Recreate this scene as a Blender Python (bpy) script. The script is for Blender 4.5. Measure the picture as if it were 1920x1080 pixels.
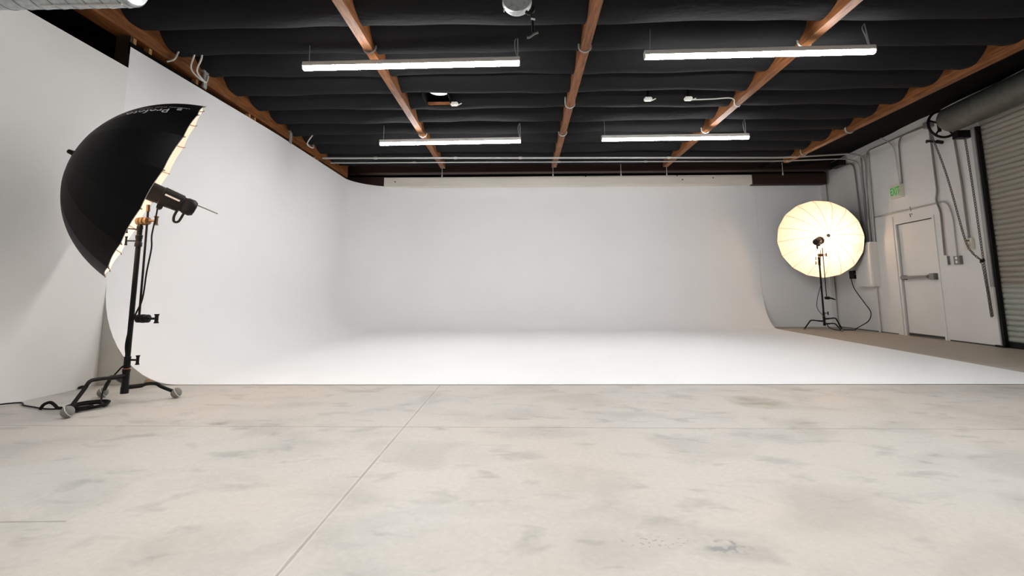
import bpy, bmesh, math, random
from mathutils import Vector, Matrix
random.seed(7)
V = Vector
PI = math.pi
for o in list(bpy.data.objects): bpy.data.objects.remove(o, do_unlink=True)
scn = bpy.context.scene
COL = scn.collection

# ------------------------------------------------------------------ camera
cd = bpy.data.cameras.new('camera'); cam = bpy.data.objects.new('camera', cd); COL.objects.link(cam)
cd.sensor_width = 36.0; cd.sensor_fit = 'HORIZONTAL'; cd.lens = 36.0 * 930 / 1920
cd.shift_x = 0.0; cd.shift_y = -(540 - 426) / 1920.0
cd.clip_start = 0.05; cd.clip_end = 100
cam.location = (0, 0, 0.85)
cam.rotation_euler = (math.radians(97.4777), math.radians(0.2272), math.radians(1.0383))
scn.camera = cam

# ------------------------------------------------------------------ world, exposure, added fill light
w = bpy.data.worlds.new('world'); scn.world = w; w.use_nodes = True
w.node_tree.nodes['Background'].inputs[0].default_value = (0.8, 0.9, 1.0, 1)
w.node_tree.nodes['Background'].inputs[1].default_value = 0.3
scn.view_settings.view_transform = 'Standard'; scn.view_settings.look = 'None'
scn.view_settings.gamma = 1.0; scn.view_settings.use_curve_mapping = False
scn.view_settings.exposure = 0.0

def area(name, loc, target, sx, sy, watts, color):
    l = bpy.data.lights.new(name, 'AREA'); l.shape = 'RECTANGLE'; l.size = sx; l.size_y = sy
    l.energy = watts; l.color = color
    o = bpy.data.objects.new(name, l); COL.objects.link(o); o.location = loc
    o.rotation_euler = (V(target) - V(loc)).to_track_quat('-Z', 'Y').to_euler()
    return o
# unseen fill panel added behind the photographer to brighten the foreground
area('unseen_fill_light', (2.6, -6.2, 1.9), (1.0, 6.0, 1.1), 6.0, 3.0, 40, (1.0, 0.965, 0.92))
TUBE = 90.0         # emission strength of the tube diffusers
TUBE_W = 0.5      # watts of each tube fitting, thrown downwards
SPREAD = 160
FLASH_L, FLASH_R = 13.0, 21.0

# ------------------------------------------------------------------ materials
def new_mat(name):
    m = bpy.data.materials.new(name); m.use_nodes = True
    nt = m.node_tree; b = nt.nodes['Principled BSDF']
    return m, nt, b
def simple(name, col, rough=0.5, metal=0.0, bump=0.0, bscale=60, var=0.0, vscale=8, spec=None, stretch=(1, 1, 1), dirt=None):
    m, nt, b = new_mat(name)
    b.inputs['Base Color'].default_value = (*col, 1); b.inputs['Roughness'].default_value = rough
    b.inputs['Metallic'].default_value = metal
    if spec is not None: b.inputs['Specular IOR Level'].default_value = spec
    tc = nt.nodes.new('ShaderNodeTexCoord'); mp = nt.nodes.new('ShaderNodeMapping')
    mp.inputs['Scale'].default_value = stretch
    nt.links.new(tc.outputs['Object'], mp.inputs['Vector'])
    if var > 0:
        n = nt.nodes.new('ShaderNodeTexNoise'); n.inputs['Scale'].default_value = vscale; n.inputs['Detail'].default_value = 5
        nt.links.new(mp.outputs[0], n.inputs['Vector'])
        r = nt.nodes.new('ShaderNodeValToRGB')
        d = dirt or tuple(c * (1 - var) for c in col)
        r.color_ramp.elements[0].position = 0.3; r.color_ramp.elements[0].color = (*d, 1)
        r.color_ramp.elements[1].position = 0.68; r.color_ramp.elements[1].color = (*tuple(min(1, c * (1 + var * 0.4)) for c in col), 1)
        nt.links.new(n.outputs['Fac'], r.inputs[0]); nt.links.new(r.outputs[0], b.inputs['Base Color'])
    if bump > 0:
        n = nt.nodes.new('ShaderNodeTexNoise'); n.inputs['Scale'].default_value = bscale; n.inputs['Detail'].default_value = 4
        nt.links.new(mp.outputs[0], n.inputs['Vector'])
        bp = nt.nodes.new('ShaderNodeBump'); bp.inputs['Strength'].default_value = bump; bp.inputs['Distance'].default_value = 0.02
        nt.links.new(n.outputs['Fac'], bp.inputs['Height']); nt.links.new(bp.outputs[0], b.inputs['Normal'])
    return m
def emis(name, col, strength):
    m, nt, b = new_mat(name)
    b.inputs['Base Color'].default_value = (0.8, 0.8, 0.8, 1)
    b.inputs['Emission Color'].default_value = (*col, 1); b.inputs['Emission Strength'].default_value = strength
    return m

M = {}
M['cyc'] = simple('white_cove_paint', (0.905, 0.912, 0.925), 0.6, bump=0.03, bscale=3, var=0.015, vscale=1.2)
M['wall'] = simple('white_wall_paint', (0.78, 0.765, 0.74), 0.55, bump=0.05, bscale=25, var=0.05, vscale=1.4)
M['wall_left'] = simple('white_left_wall_paint', (0.86, 0.85, 0.835), 0.6, bump=0.05, bscale=4, var=0.03, vscale=1.0)
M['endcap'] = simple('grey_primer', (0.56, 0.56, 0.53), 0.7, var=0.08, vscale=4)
M['board'] = simple('cream_painted_board', (0.88, 0.84, 0.76), 0.6, bump=0.1, bscale=20, var=0.08, vscale=2, stretch=(0.4, 1, 3))
M['darkwood'] = simple('dark_brown_wood', (0.030, 0.010, 0.004), 0.7, var=0.5, vscale=3, stretch=(0.4, 3, 10))
M['stud'] = simple('pine_stud', (0.50, 0.27, 0.10), 0.7, var=0.3, vscale=6, stretch=(6, 6, 1))
M['studdark'] = simple('weathered_plywood', (0.06, 0.035, 0.015), 0.8, var=0.3, vscale=6, stretch=(6, 6, 1))
M['black_fabric'] = simple('black_ceiling_cloth', (0.016, 0.0163, 0.0175), 0.9, spec=0.08, bump=0.5, bscale=3.0, stretch=(2.2, 6, 1))
M['blackout'] = simple('matt_black_backing', (0.006, 0.006, 0.006), 0.95, spec=0.05)
M['galv'] = simple('galvanised_steel', (0.60, 0.64, 0.66), 0.42, metal=0.35, var=0.25, vscale=30)
M['conduit'] = simple('grey_conduit', (0.42, 0.42, 0.41), 0.45, metal=0.35)
M['conduit_dark'] = simple('dark_grey_conduit', (0.20, 0.20, 0.19), 0.5, metal=0.3)
M['conduit_white'] = simple('painted_conduit', (0.66, 0.65, 0.62), 0.55)
M['black_metal'] = simple('black_painted_steel', (0.005, 0.005, 0.005), 0.45, spec=0.22)
M['black_plastic'] = simple('black_plastic', (0.008, 0.007, 0.006), 0.5, spec=0.25)
M['rubber'] = simple('black_rubber_cable', (0.006, 0.006, 0.006), 0.6, spec=0.2)
M['brass'] = simple('worn_bronze_casting', (0.22, 0.14, 0.07), 0.4, metal=0.8)
M['copper'] = simple('copper_band', (0.45, 0.16, 0.07), 0.4, metal=0.6)
M['umb_black'] = simple('black_umbrella_cloth', (0.0035, 0.0035, 0.004), 0.5, spec=0.12, bump=0.08, bscale=6)
M['umb_white'] = simple('white_umbrella_lining', (0.90, 0.87, 0.83), 0.55, bump=0.05, bscale=30)
M['seam'] = simple('lining_seam', (0.30, 0.22, 0.16), 0.6)
M['ball'] = simple('grey_felt_ball', (0.25, 0.25, 0.235), 0.95, bump=0.6, bscale=90)
M['ball_seam'] = simple('pale_ball_seam', (0.62, 0.61, 0.56), 0.9)
M['white_plastic'] = simple('white_plastic', (0.75, 0.75, 0.72), 0.4)
M['beige_plastic'] = simple('beige_plastic', (0.70, 0.66, 0.54), 0.45)
M['fixture'] = simple('white_fixture_body', (0.62, 0.61, 0.58), 0.5)
M['tube'] = emis('lit_tube_diffuser', (1.0, 0.985, 0.965), TUBE)
M['tube_dim'] = emis('added_tube_diffuser', (1.0, 0.97, 0.93), 8)  # weak glow for the added tubes out of view
M['bulb'] = emis('warm_modelling_lamp', (1.0, 0.72, 0.42), 40)
M['green'] = emis('green_exit_letters', (0.03, 0.42, 0.06), 0.25); M['green'].node_tree.nodes['Principled BSDF'].inputs['Base Color'].default_value = (0.02, 0.35, 0.05, 1)
M['exit_face'] = simple('exit_sign_face', (0.62, 0.68, 0.50), 0.4)
M['print_white'] = simple('white_print', (0.75, 0.75, 0.75), 0.5)
M['dark_print'] = simple('dark_print', (0.05, 0.05, 0.05), 0.5)
M['chain'] = simple('dark_steel_chain', (0.11, 0.10, 0.09), 0.4, metal=0.6)
M['drum'] = simple('grey_green_drum', (0.085, 0.088, 0.075), 0.6, metal=0.1, var=0.35, vscale=9, bump=0.1, bscale=40)
M['skylight'] = emis('daylit_vent_lens', (0.9, 0.95, 1.0), 1.2)
M['threshold'] = simple('dark_door_sweep', (0.05, 0.045, 0.04), 0.6)
M['brush_steel'] = simple('brushed_bar_steel', (0.26, 0.26, 0.25), 0.35, metal=0.7)
M['orange'] = simple('tan_putty', (0.42, 0.25, 0.13), 0.8)

def wood_mat():
    m, nt, b = new_mat('stained_beam_wood')
    tc = nt.nodes.new('ShaderNodeTexCoord'); mp = nt.nodes.new('ShaderNodeMapping'); mp.inputs['Scale'].default_value = (9, 0.8, 9)
    nt.links.new(tc.outputs['Object'], mp.inputs[0])
    n = nt.nodes.new('ShaderNodeTexNoise'); n.inputs['Scale'].default_value = 4; n.inputs['Detail'].default_value = 8; n.inputs['Distortion'].default_value = 0.6
    nt.links.new(mp.outputs[0], n.inputs['Vector'])
    r = nt.nodes.new('ShaderNodeValToRGB'); e = r.color_ramp.elements
    e[0].position = 0.28; e[0].color = (0.095, 0.028, 0.007, 1); e[1].position = 0.72; e[1].color = (0.30, 0.115, 0.032, 1)
    nt.links.new(n.outputs['Fac'], r.inputs[0])
    # knots
    vo = nt.nodes.new('ShaderNodeTexVoronoi'); vo.inputs['Scale'].default_value = 2.2
    mp2 = nt.nodes.new('ShaderNodeMapping'); mp2.inputs['Scale'].default_value = (3, 0.9, 3); nt.links.new(tc.outputs['Object'], mp2.inputs[0])
    nt.links.new(mp2.outputs[0], vo.inputs['Vector'])
    r2 = nt.nodes.new('ShaderNodeValToRGB'); r2.color_ramp.elements[0].position = 0.03; r2.color_ramp.elements[0].color = (0.35, 0.3, 0.3, 1)
    r2.color_ramp.elements[1].position = 0.11; r2.color_ramp.elements[1].color = (1, 1, 1, 1)
    nt.links.new(vo.outputs['Distance'], r2.inputs[0])
    mx = nt.nodes.new('ShaderNodeMix'); mx.data_type = 'RGBA'; mx.blend_type = 'MULTIPLY'; mx.inputs[0].default_value = 1
    nt.links.new(r.outputs[0], mx.inputs[6]); nt.links.new(r2.outputs[0], mx.inputs[7])
    nt.links.new(mx.outputs[2], b.inputs['Base Color']); b.inputs['Roughness'].default_value = 0.55; b.inputs['Specular IOR Level'].default_value = 0.3
    return m
M['wood'] = wood_mat()

def slat_mat():
    # painted curtain: lower slats are paler than the upper ones
    m, nt, b = new_mat('shutter_paint')
    tc = nt.nodes.new('ShaderNodeTexCoord'); sp = nt.nodes.new('ShaderNodeSeparateXYZ'); nt.links.new(tc.outputs['Object'], sp.inputs[0])
    gt = nt.nodes.new('ShaderNodeMath'); gt.operation = 'GREATER_THAN'; gt.inputs[1].default_value = 0.92
    nt.links.new(sp.outputs[2], gt.inputs[0])
    mx = nt.nodes.new('ShaderNodeMix'); mx.data_type = 'RGBA'
    mx.inputs[6].default_value = (0.36, 0.38, 0.33, 1); mx.inputs[7].default_value = (0.30, 0.275, 0.23, 1)
    nt.links.new(gt.outputs[0], mx.inputs[0]); nt.links.new(mx.outputs[2], b.inputs['Base Color'])
    b.inputs['Roughness'].default_value = 0.45
    return m
M['slats'] = slat_mat()

def concrete():
    m, nt, b = new_mat('polished_concrete'); N = nt.nodes; L = nt.links
    tc = N.new('ShaderNodeTexCoord'); sp = N.new('ShaderNodeSeparateXYZ'); L.new(tc.outputs['Object'], sp.inputs[0])
    def noise(scale, detail, st=(1, 1, 1), rot=0, dist=0.0):
        mp = N.new('ShaderNodeMapping'); mp.inputs['Scale'].default_value = st; mp.inputs['Rotation'].default_value = (0, 0, rot)
        L.new(tc.outputs['Object'], mp.inputs[0])
        n = N.new('ShaderNodeTexNoise'); n.inputs['Scale'].default_value = scale; n.inputs['Detail'].default_value = detail
        n.inputs['Distortion'].default_value = dist
        L.new(mp.outputs[0], n.inputs['Vector']); return n.outputs['Fac']
    def math_(op, a, c=None, clamp=False):
        n = N.new('ShaderNodeMath'); n.operation = op; n.use_clamp = clamp
        for i, v in enumerate((a, c)):
            if v is None: continue
            if isinstance(v, (int, float)): n.inputs[i].default_value = v
            else: L.new(v, n.inputs[i])
        return n.outputs[0]
    def ramp(v, p0, p1, c0, c1):
        r = N.new('ShaderNodeValToRGB'); e = r.color_ramp.elements
        e[0].position = p0; e[0].color = (*c0, 1); e[1].position = p1; e[1].color = (*c1, 1); L.new(v, r.inputs[0]); return r.outputs[0]
    def mix(f, a, c, blend='MIX'):
        x = N.new('ShaderNodeMix'); x.data_type = 'RGBA'; x.blend_type = blend
        for i, v in ((0, f), (6, a), (7, c)):
            if isinstance(v, (int, float)): x.inputs[i].default_value = v
            elif isinstance(v, tuple): x.inputs[i].default_value = (*v, 1)
            else: L.new(v, x.inputs[i])
        return x.outputs[2]
    W = (1, 1, 1)
    warm = ramp(noise(0.55, 3), 0.38, 0.62, (0.525, 0.51, 0.475), (0.56, 0.51, 0.455))
    clouds = ramp(noise(1.9, 6, (1, 1.25, 1), 0.45, 0.5), 0.34, 0.52, (0.80, 0.81, 0.81), W)
    c = mix(0.8, warm, clouds, 'MULTIPLY')
    streak = ramp(noise(3.2, 5, (1.0, 1.7, 1), 0.6, 0.4), 0.30, 0.42, (0.70, 0.72, 0.72), W)
    c = mix(0.75, c, streak, 'MULTIPLY')
    streak2 = ramp(noise(4.2, 4, (0.8, 1.8, 1), -0.5, 0.3), 0.27, 0.36, (0.68, 0.69, 0.69), W)
    c = mix(0.7, c, streak2, 'MULTIPLY')
    fine = ramp(noise(38, 6), 0.3, 0.7, (0.93, 0.93, 0.93), (1.04, 1.04, 1.04))
    c = mix(0.8, c, fine, 'MULTIPLY')
    # browner, darker slab in the strip beside the right wall
    xr = math_('SUBTRACT', sp.outputs[0], 5.05); yr = math_('SUBTRACT', sp.outputs[1], 4.9)
    strip = math_('MULTIPLY', math_('MULTIPLY', xr, 2.0, True), math_('MULTIPLY', yr, 0.8, True))
    c = mix(math_('MULTIPLY', strip, 0.75), c, mix(noise(2.5, 5, (1, 3, 1)), (0.30, 0.245, 0.18), (0.42, 0.35, 0.275)))
    # pits and specks
    vo = N.new('ShaderNodeTexVoronoi'); vo.inputs['Scale'].default_value = 2.3; L.new(tc.outputs['Object'], vo.inputs['Vector'])
    speck = ramp(math_('ADD', vo.outputs['Distance'], math_('MULTIPLY', noise(26, 3), 0.06)), 0.040, 0.058, (0.62, 0.62, 0.61), W)
    c = mix(0.55, c, speck, 'MULTIPLY')
    wob = noise(9, 4); brk = noise(2.6, 3)
    def joint(axis, pos, slope, wid, lo, hi, dark, amount):
        # distance to a straight saw cut, its edge chipped irregularly
        a, o = (sp.outputs[0], sp.outputs[1]) if axis == 'x' else (sp.outputs[1], sp.outputs[0])
        d = math_('ABSOLUTE', math_('SUBTRACT', math_('SUBTRACT', a, pos), math_('MULTIPLY', o, slope)))
        d = math_('ADD', d, math_('MULTIPLY', math_('SUBTRACT', wob, 0.5), wid * 1.3))
        inside = math_('LESS_THAN', d, wid)
        rng_ = math_('MULTIPLY', math_('GREATER_THAN', o, lo), math_('LESS_THAN', o, hi))
        return math_('MULTIPLY', math_('MULTIPLY', inside, rng_), amount)
    var = math_('ADD', math_('MULTIPLY', brk, 0.9), 0.1)
    c = mix(joint('x', -0.742, -0.003, 0.014, -9, 4.75, None, 0.22), c, (0.66, 0.62, 0.57))
    c = mix(math_('MULTIPLY', joint('x', -0.742, -0.003, 0.0055, -9, 4.75, None, 1.0), var), c, (0.20, 0.18, 0.15))
    c = mix(math_('MULTIPLY', joint('y', 3.285, -0.012, 0.0065, -9, 9, None, 1.1), var), c, (0.22, 0.20, 0.17))
    c = mix(math_('MULTIPLY', joint('y', 3.27, -0.012, 0.02, 0.9, 2.1, None, 0.55), math_('GREATER_THAN', noise(11, 4), 0.52)), c, (0.36, 0.34, 0.29))
    c = mix(joint('y', 2.02, 0.03, 0.005, -2.6, -1.72, None, 0.6), c, (0.20, 0.18, 0.15))
    def blot(x, y, rx, ry, col, amt, th=0.5, sharp=0.25, ns=7):
        dx = math_('DIVIDE', math_('SUBTRACT', sp.outputs[0], x), rx); dy = math_('DIVIDE', math_('SUBTRACT', sp.outputs[1], y), ry)
        r2 = math_('ADD', math_('MULTIPLY', dx, dx), math_('MULTIPLY', dy, dy))
        v = math_('SUBTRACT', 1.0, r2, True)
        v = math_('MULTIPLY', v, math_('MULTIPLY', math_('SUBTRACT', noise(ns, 5), th - sharp), 1 / (2 * sharp), True), True)
        return math_('MULTIPLY', v, amt)
    c = mix(blot(1.82, 4.02, 0.24, 0.26, None, 1.0, 0.42), c, (0.27, 0.245, 0.17))
    c = mix(blot(0.69, 1.80, 0.085, 0.06, None, 1.8, 0.54, 0.05, 26), c, (0.27, 0.27, 0.26))
    c = mix(blot(0.46, 1.83, 0.16, 0.05, None, 1.5, 0.60, 0.03, 60), c, (0.32, 0.32, 0.30))
    c = mix(blot(0.3, 4.1, 0.5, 0.3, None, 0.5), c, (0.62, 0.53, 0.43))
    c = mix(blot(4.2, 4.45, 0.9, 0.5, None, 0.7), c, (0.37, 0.34, 0.29))
    c = mix(blot(-2.0, 3.37, 0.09, 0.05, None, 1.2, 0.45), c, (0.30, 0.28, 0.25))
    L.new(c, b.inputs['Base Color'])
    b.inputs['Roughness'].default_value = 0.5; b.inputs['Specular IOR Level'].default_value = 0.35
    bp = N.new('ShaderNodeBump'); bp.inputs['Strength'].default_value = 0.08; bp.inputs['Distance'].default_value = 0.01
    L.new(noise(30, 6), bp.inputs['Height']); L.new(bp.outputs[0], b.inputs['Normal'])
    return m
M['concrete'] = concrete()

# ------------------------------------------------------------------ mesh helpers (all shapes in world coordinates)
def obj(name, bm, mat, parent=None, smooth=False, auto=False):
    me = bpy.data.meshes.new(name)
    off = V((0, 0, 0))
    p = parent
    while p is not None: off += p.location; p = p.parent
    if off.length > 0: bmesh.ops.translate(bm, verts=bm.verts, vec=-off)
    bmesh.ops.recalc_face_normals(bm, faces=bm.faces) if auto else None
    if smooth:
        for f in bm.faces: f.smooth = True
    bm.to_mesh(me); bm.free()
    if smooth:
        try: me.set_sharp_from_angle(angle=math.radians(40))
        except Exception: pass
    o = bpy.data.objects.new(name, me); COL.objects.link(o)
    for mm in (mat if isinstance(mat, (list, tuple)) else [mat]): me.materials.append(mm)
    if parent is not None: o.parent = parent
    return o
def thing(name, label, cat, loc, group=None):
    o = bpy.data.objects.new(name, None); COL.objects.link(o); o.location = loc; o.empty_display_size = 0.1
    o['label'] = label; o['category'] = cat
    if group: o['group'] = group
    return o
def tag(o, label, cat, group=None, kind=None):
    if label: o['label'] = label
    if cat: o['category'] = cat
    if group: o['group'] = group
    if kind: o['kind'] = kind
    return o
def struct(name, bm, mat, **k):
    o = obj(name, bm, mat, **k); o['kind'] = 'structure'; return o
def B(): return bmesh.new()
def box(bm, x0, x1, y0, y1, z0, z1, bev=0.0):
    g = bmesh.ops.create_cube(bm, size=1)['verts']
    for v in g: v.co = V(((x0 + x1) / 2 + v.co.x * (x1 - x0), (y0 + y1) / 2 + v.co.y * (y1 - y0), (z0 + z1) / 2 + v.co.z * (z1 - z0)))
    if bev > 0:
        es = {e for v in g for e in v.link_edges}
        bmesh.ops.bevel(bm, geom=list(es), offset=bev, segments=2, affect='EDGES')
    return bm
def frame_of(d):
    d = d.normalized(); a = V((0, 0, 1)) if abs(d.z) < 0.9 else V((1, 0, 0))
    u = d.cross(a).normalized(); return u, u.cross(d).normalized()
def smooth_path(pts, n=8):
    pts = [V(p) for p in pts]
    if len(pts) < 3: return pts
    out = []
    P = [pts[0]] + pts + [pts[-1]]
    for i in range(1, len(P) - 2):
        p0, p1, p2, p3 = P[i - 1:i + 3]
        for k in range(n):
            t = k / n
            out.append(0.5 * ((2 * p1) + (-p0 + p2) * t + (2 * p0 - 5 * p1 + 4 * p2 - p3) * t * t + (-p0 + 3 * p1 - 3 * p2 + p3) * t ** 3))
    out.append(pts[-1]); return out
def tube(bm, pts, r, seg=10, cap=True):
    pts = [V(p) for p in pts]; rs = r if isinstance(r, (list, tuple)) else [r] * len(pts)
    rings = []; u = None
    for i, p in enumerate(pts):
        d = (pts[min(i + 1, len(pts) - 1)] - pts[max(i - 1, 0)])
        if d.length < 1e-9: d = V((0, 0, 1))
        d.normalize()
        if u is None: u, w_ = frame_of(d)
        else:
            u = (u - d * u.dot(d))
            if u.length < 1e-6: u, w_ = frame_of(d)
            u.normalize()
        w_ = d.cross(u)
        rings.append([bm.verts.new(p + (u * math.cos(a) + w_ * math.sin(a)) * rs[i]) for a in [2 * PI * k / seg for k in range(seg)]])
    for a, b_ in zip(rings, rings[1:]):
        for k in range(seg): bm.faces.new((a[k], a[(k + 1) % seg], b_[(k + 1) % seg], b_[k]))
    if cap:
        bm.faces.new(rings[0][::-1]); bm.faces.new(rings[-1])
    return bm
def lathe(bm, c, axis, prof, seg=24):
    """prof: list of (distance along axis, radius)"""
    c = V(c); axis = V(axis).normalized(); u, v_ = frame_of(axis); rings = []
    for d, r in prof:
        if r < 1e-6: rings.append([bm.verts.new(c + axis * d)])
        else: rings.append([bm.verts.new(c + axis * d + (u * math.cos(a) + v_ * math.sin(a)) * r) for a in [2 * PI * k / seg for k in range(seg)]])
    for a, b_ in zip(rings, rings[1:]):
        for k in range(seg):
            k2 = (k + 1) % seg
            if len(a) == 1 and len(b_) == 1: continue
            if len(a) == 1: bm.faces.new((a[0], b_[k], b_[k2]))
            elif len(b_) == 1: bm.faces.new((a[k], b_[0], a[k2]))
            else: bm.faces.new((a[k], b_[k], b_[k2], a[k2]))
    if len(rings[0]) > 1: bm.faces.new(rings[0])
    if len(rings[-1]) > 1: bm.faces.new(rings[-1][::-1])
    return bm
def ball(bm, c, r, sx=1, sy=1, sz=1, seg=20):
    g = bmesh.ops.create_uvsphere(bm, u_segments=seg, v_segments=seg // 2, radius=1)['verts']
    for v in g: v.co = V(c) + V((v.co.x * r * sx, v.co.y * r * sy, v.co.z * r * sz))
    return bm
def tbar(bm, p, d, r):               # T-handle screw: shaft and cross bar
    p = V(p); d = V(d).normalized()
    tube(bm, [p, p + d * 0.07], r * 0.55)
    ud = V((0, 0, 1)) if abs(d.z) < 0.8 else V((1, 0, 0))
    tube(bm, [p + d * 0.07 - ud * 0.036, p + d * 0.07 - ud * 0.02, p + d * 0.07 + ud * 0.02, p + d * 0.07 + ud * 0.036], [r * 1.15, r * .8, r * .8, r * 1.15])
def torus(bm, c, ax, R, r, seg=40, rs=8):
    u, v_ = frame_of(V(ax)); c = V(c); rings = []
    for i in range(seg):
        a = 2 * PI * i / seg; e = u * math.cos(a) + v_ * math.sin(a)
        rings.append([bm.verts.new(c + e * (R + r * math.cos(t)) + V(ax).normalized() * r * math.sin(t)) for t in [2 * PI * k / rs for k in range(rs)]])
    for i in range(seg):
        a, b_ = rings[i], rings[(i + 1) % seg]
        for k in range(rs): bm.faces.new((a[k], b_[k], b_[(k + 1) % rs], a[(k + 1) % rs]))
    return bm
def text_verts(s, size, extrude=0.0, align='CENTER', bold=0.0):
    cu = bpy.data.curves.new('t', 'FONT'); cu.body = s; cu.size = size; cu.extrude = extrude; cu.align_x = align; cu.align_y = 'CENTER'
    cu.offset = bold; cu.resolution_u = 3
    o = bpy.data.objects.new('t', cu); COL.objects.link(o)
    dg = bpy.context.evaluated_depsgraph_get(); me = bpy.data.meshes.new_from_object(o.evaluated_get(dg))
    bpy.data.objects.remove(o); bpy.data.curves.remove(cu)
    return me
def text_bm(s, size, fn, align='CENTER', bold=0.0):
    me = text_verts(s, size, 0.0, align, bold); bm = B(); bm.from_mesh(me); bpy.data.meshes.remove(me)
    bmesh.ops.subdivide_edges(bm, edges=[e for e in bm.edges if e.calc_length() > size * .4], cuts=2)
    for v in bm.verts: v.co = fn(v.co.x, v.co.y)
    return bm

# ================================================================== SETTING
CY0, CY1 = 4.745, 12.25       # front edge and back wall of the white cove
XL = -4.0
def cyc_edge(y): return 5.155 + (y - CY0) * 0.0935
def RX(y): return 7.22 + (y - 7.6) * 0.08372       # right wall face
TH = math.atan(0.08372)
NW = V((-math.cos(TH), math.sin(TH), 0))           # into the room
def RW(y, z, off=0.0):
    return V((RX(y), y, z)) + NW * off
def wbox(bm, y0, y1, z0, z1, o0, o1):              # box lying on the right wall
    vs = [bm.verts.new(RW(y, z, o)) for o in (o0, o1) for z in (z0, z1) for y in (y0, y1)]
    for f in ((0, 1, 3, 2), (4, 6, 7, 5), (0, 4, 5, 1), (2, 3, 7, 6), (0, 2, 6, 4), (1, 5, 7, 3)): bm.faces.new([vs[i] for i in f])
    return bm

b = B(); box(b, -6.2, 8.6, -8, 12.9, -0.2, 0.0); struct('floor', b, M['concrete'])
# left: plastered wall, flush with the cove
b = B(); box(b, XL - 0.02, XL, -8, CY0, 0, 3.14); struct('wall_left', b, M['wall_left'])
b = B(); box(b, -6.2, -5.2, -8, 12.9, 0, 4.6); box(b, -5.2, XL - 0.02, CY0 + 3.2, CY0 + 3.25, 3.9, 4.6); struct('wall_left_outer', b, M['blackout'])
b = B(); box(b, -4.16, XL, 0, 4.745, 0.0, 0.004); b.free()
# right wall with the two openings filled by door_1 and door_2
b = B()
DY0, DY1, DZ = 8.86, 9.83, 2.14
SY0, SY1, SZ = 3.6, 7.72, 3.5
T = -0.25
wbox(b, DY1, 12.6, 0, 3.95, T, 0); wbox(b, DY0, DY1, DZ, 3.95, T, 0); wbox(b, SY1, DY0, 0, 3.95, T, 0)
wbox(b, SY0, SY1, SZ, 3.95, T, 0); wbox(b, -8, SY0, 0, 3.95, T, 0)
struct('wall_right', b, M['wall'], auto=True)
b = B(); wbox(b, -8, 12.4, 3.80, 3.95, 0, 0.035); struct('trim_1', b, M['wall'], auto=True)
b = B(); wbox(b, 9.96, 12.2, 0, 0.015, 0, 0.012); wbox(b, 7.8, 8.76, 0, 0.02, 0, 0.012); struct('baseboard_right', b, M['threshold'], auto=True)
b = B(); box(b, -6.2, 8.6, CY1 + .025, 12.5, 0, 3.70); box(b, cyc_edge(CY1) + .003, RX(CY1), CY1, CY1 + .025, 0, 3.7); struct('wall_back', b, M['cyc'])
b = B(); box(b, -6.2, 8.6, CY1 - 0.02, 12.5, 3.70, 4.8); box(b, -6.2, 8.9, 9.0, 12.5, 4.55, 4.8)
struct('wall_back_upper', b, M['blackout'])
b = B(); box(b, -6.2, 8.6, -8.3, -8, 0, 4.6); struct('wall_front', b, M['wall'])
# pale painted pipe chase in the right rear corner
b = B(); box(b, 7.46, 7.56, CY1 - 0.07, CY1 + .02, 0, 3.45); struct('trim_2', b, M['wall'])

# ---- ceiling: black cloth sagging between the joists
BEAMX = [-4.10, -1.70, 0.74, 3.18, 5.66]
PITCH = 0.598; CUSP0 = 5.085
HATCH = (-1.38, -1.02, 6.66, 7.10)
def fab_z(x, y):
    t = (y - CUSP0) / PITCH; k = math.floor(t); t -= k
    s = max(0.0, math.sin(PI * t)) ** 0.60
    z = 3.82 - 0.200 * s
    # each bay hangs a little differently and creases run in from the beams
    z += 0.012 * math.sin(1.7 * x + 2.3 * k) * s + 0.006 * math.sin(5.1 * x + k * 1.3) * s
    bx = min(abs(x - q) for q in BEAMX)
    z += 0.07 * (1 - s) * (1 - math.exp(-bx / 0.4))
    z += 0.010 * math.exp(-bx / 0.35) * math.sin(9 * (y * 2.2 + x) + k) * s
    return z
b = B()
ys = []; y = CUSP0 - PITCH * 17
while y < 10.66: ys.append(y); y += PITCH / 14
ys.append(10.66)
edges_x = [-5.2] + BEAMX + [5.66]
for a0, a1 in zip([-5.2] + BEAMX[:-1], BEAMX):
    nx = 26
    xs = [a0 + (a1 - a0) * i / nx for i in range(nx + 1)]
    if a0 == -1.70: xs = sorted(xs + [HATCH[0], HATCH[1]])
    g = [[b.verts.new((x, yy, fab_z(x, yy))) for x in xs] for yy in ys]
    for j in range(len(ys) - 1):
        for i in range(len(xs) - 1):
            cx, cy = (xs[i] + xs[i + 1]) / 2, (ys[j] + ys[j + 1]) / 2
            if HATCH[0] < cx < HATCH[1] and HATCH[2] < cy < HATCH[3]: continue
            b.faces.new((g[j][i], g[j][i + 1], g[j + 1][i + 1], g[j + 1][i]))
struct('ceiling', b, M['black_fabric'], smooth=True)
# right-hand bay rises to the top of the wall
b = B(); xs = [5.66 + (1) * i / 8 for i in range(9)]
g = []
for yy in ys[::7] + [10.66, 11.56]:
    row = []
    for i in range(9):
        f = i / 8; x = 5.66 + (RX(yy) + 0.02 - 5.66) * f
        row.append(b.verts.new((x, yy, 3.72 + 0.24 * f - 0.05 * math.sin(PI * f) + 0.01 * math.sin(yy * 5))))
    g.append(row)
for r0, r1 in zip(g, g[1:]):
    for i in range(8): b.faces.new((r0[i], r0[i + 1], r1[i + 1], r1[i]))
struct('ceiling_side', b, M['blackout'], smooth=True)
b = B(); box(b, -6.2, 8.9, -8, 10.7, 4.5, 4.6); struct('ceiling_roof', b, M['blackout'])

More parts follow.
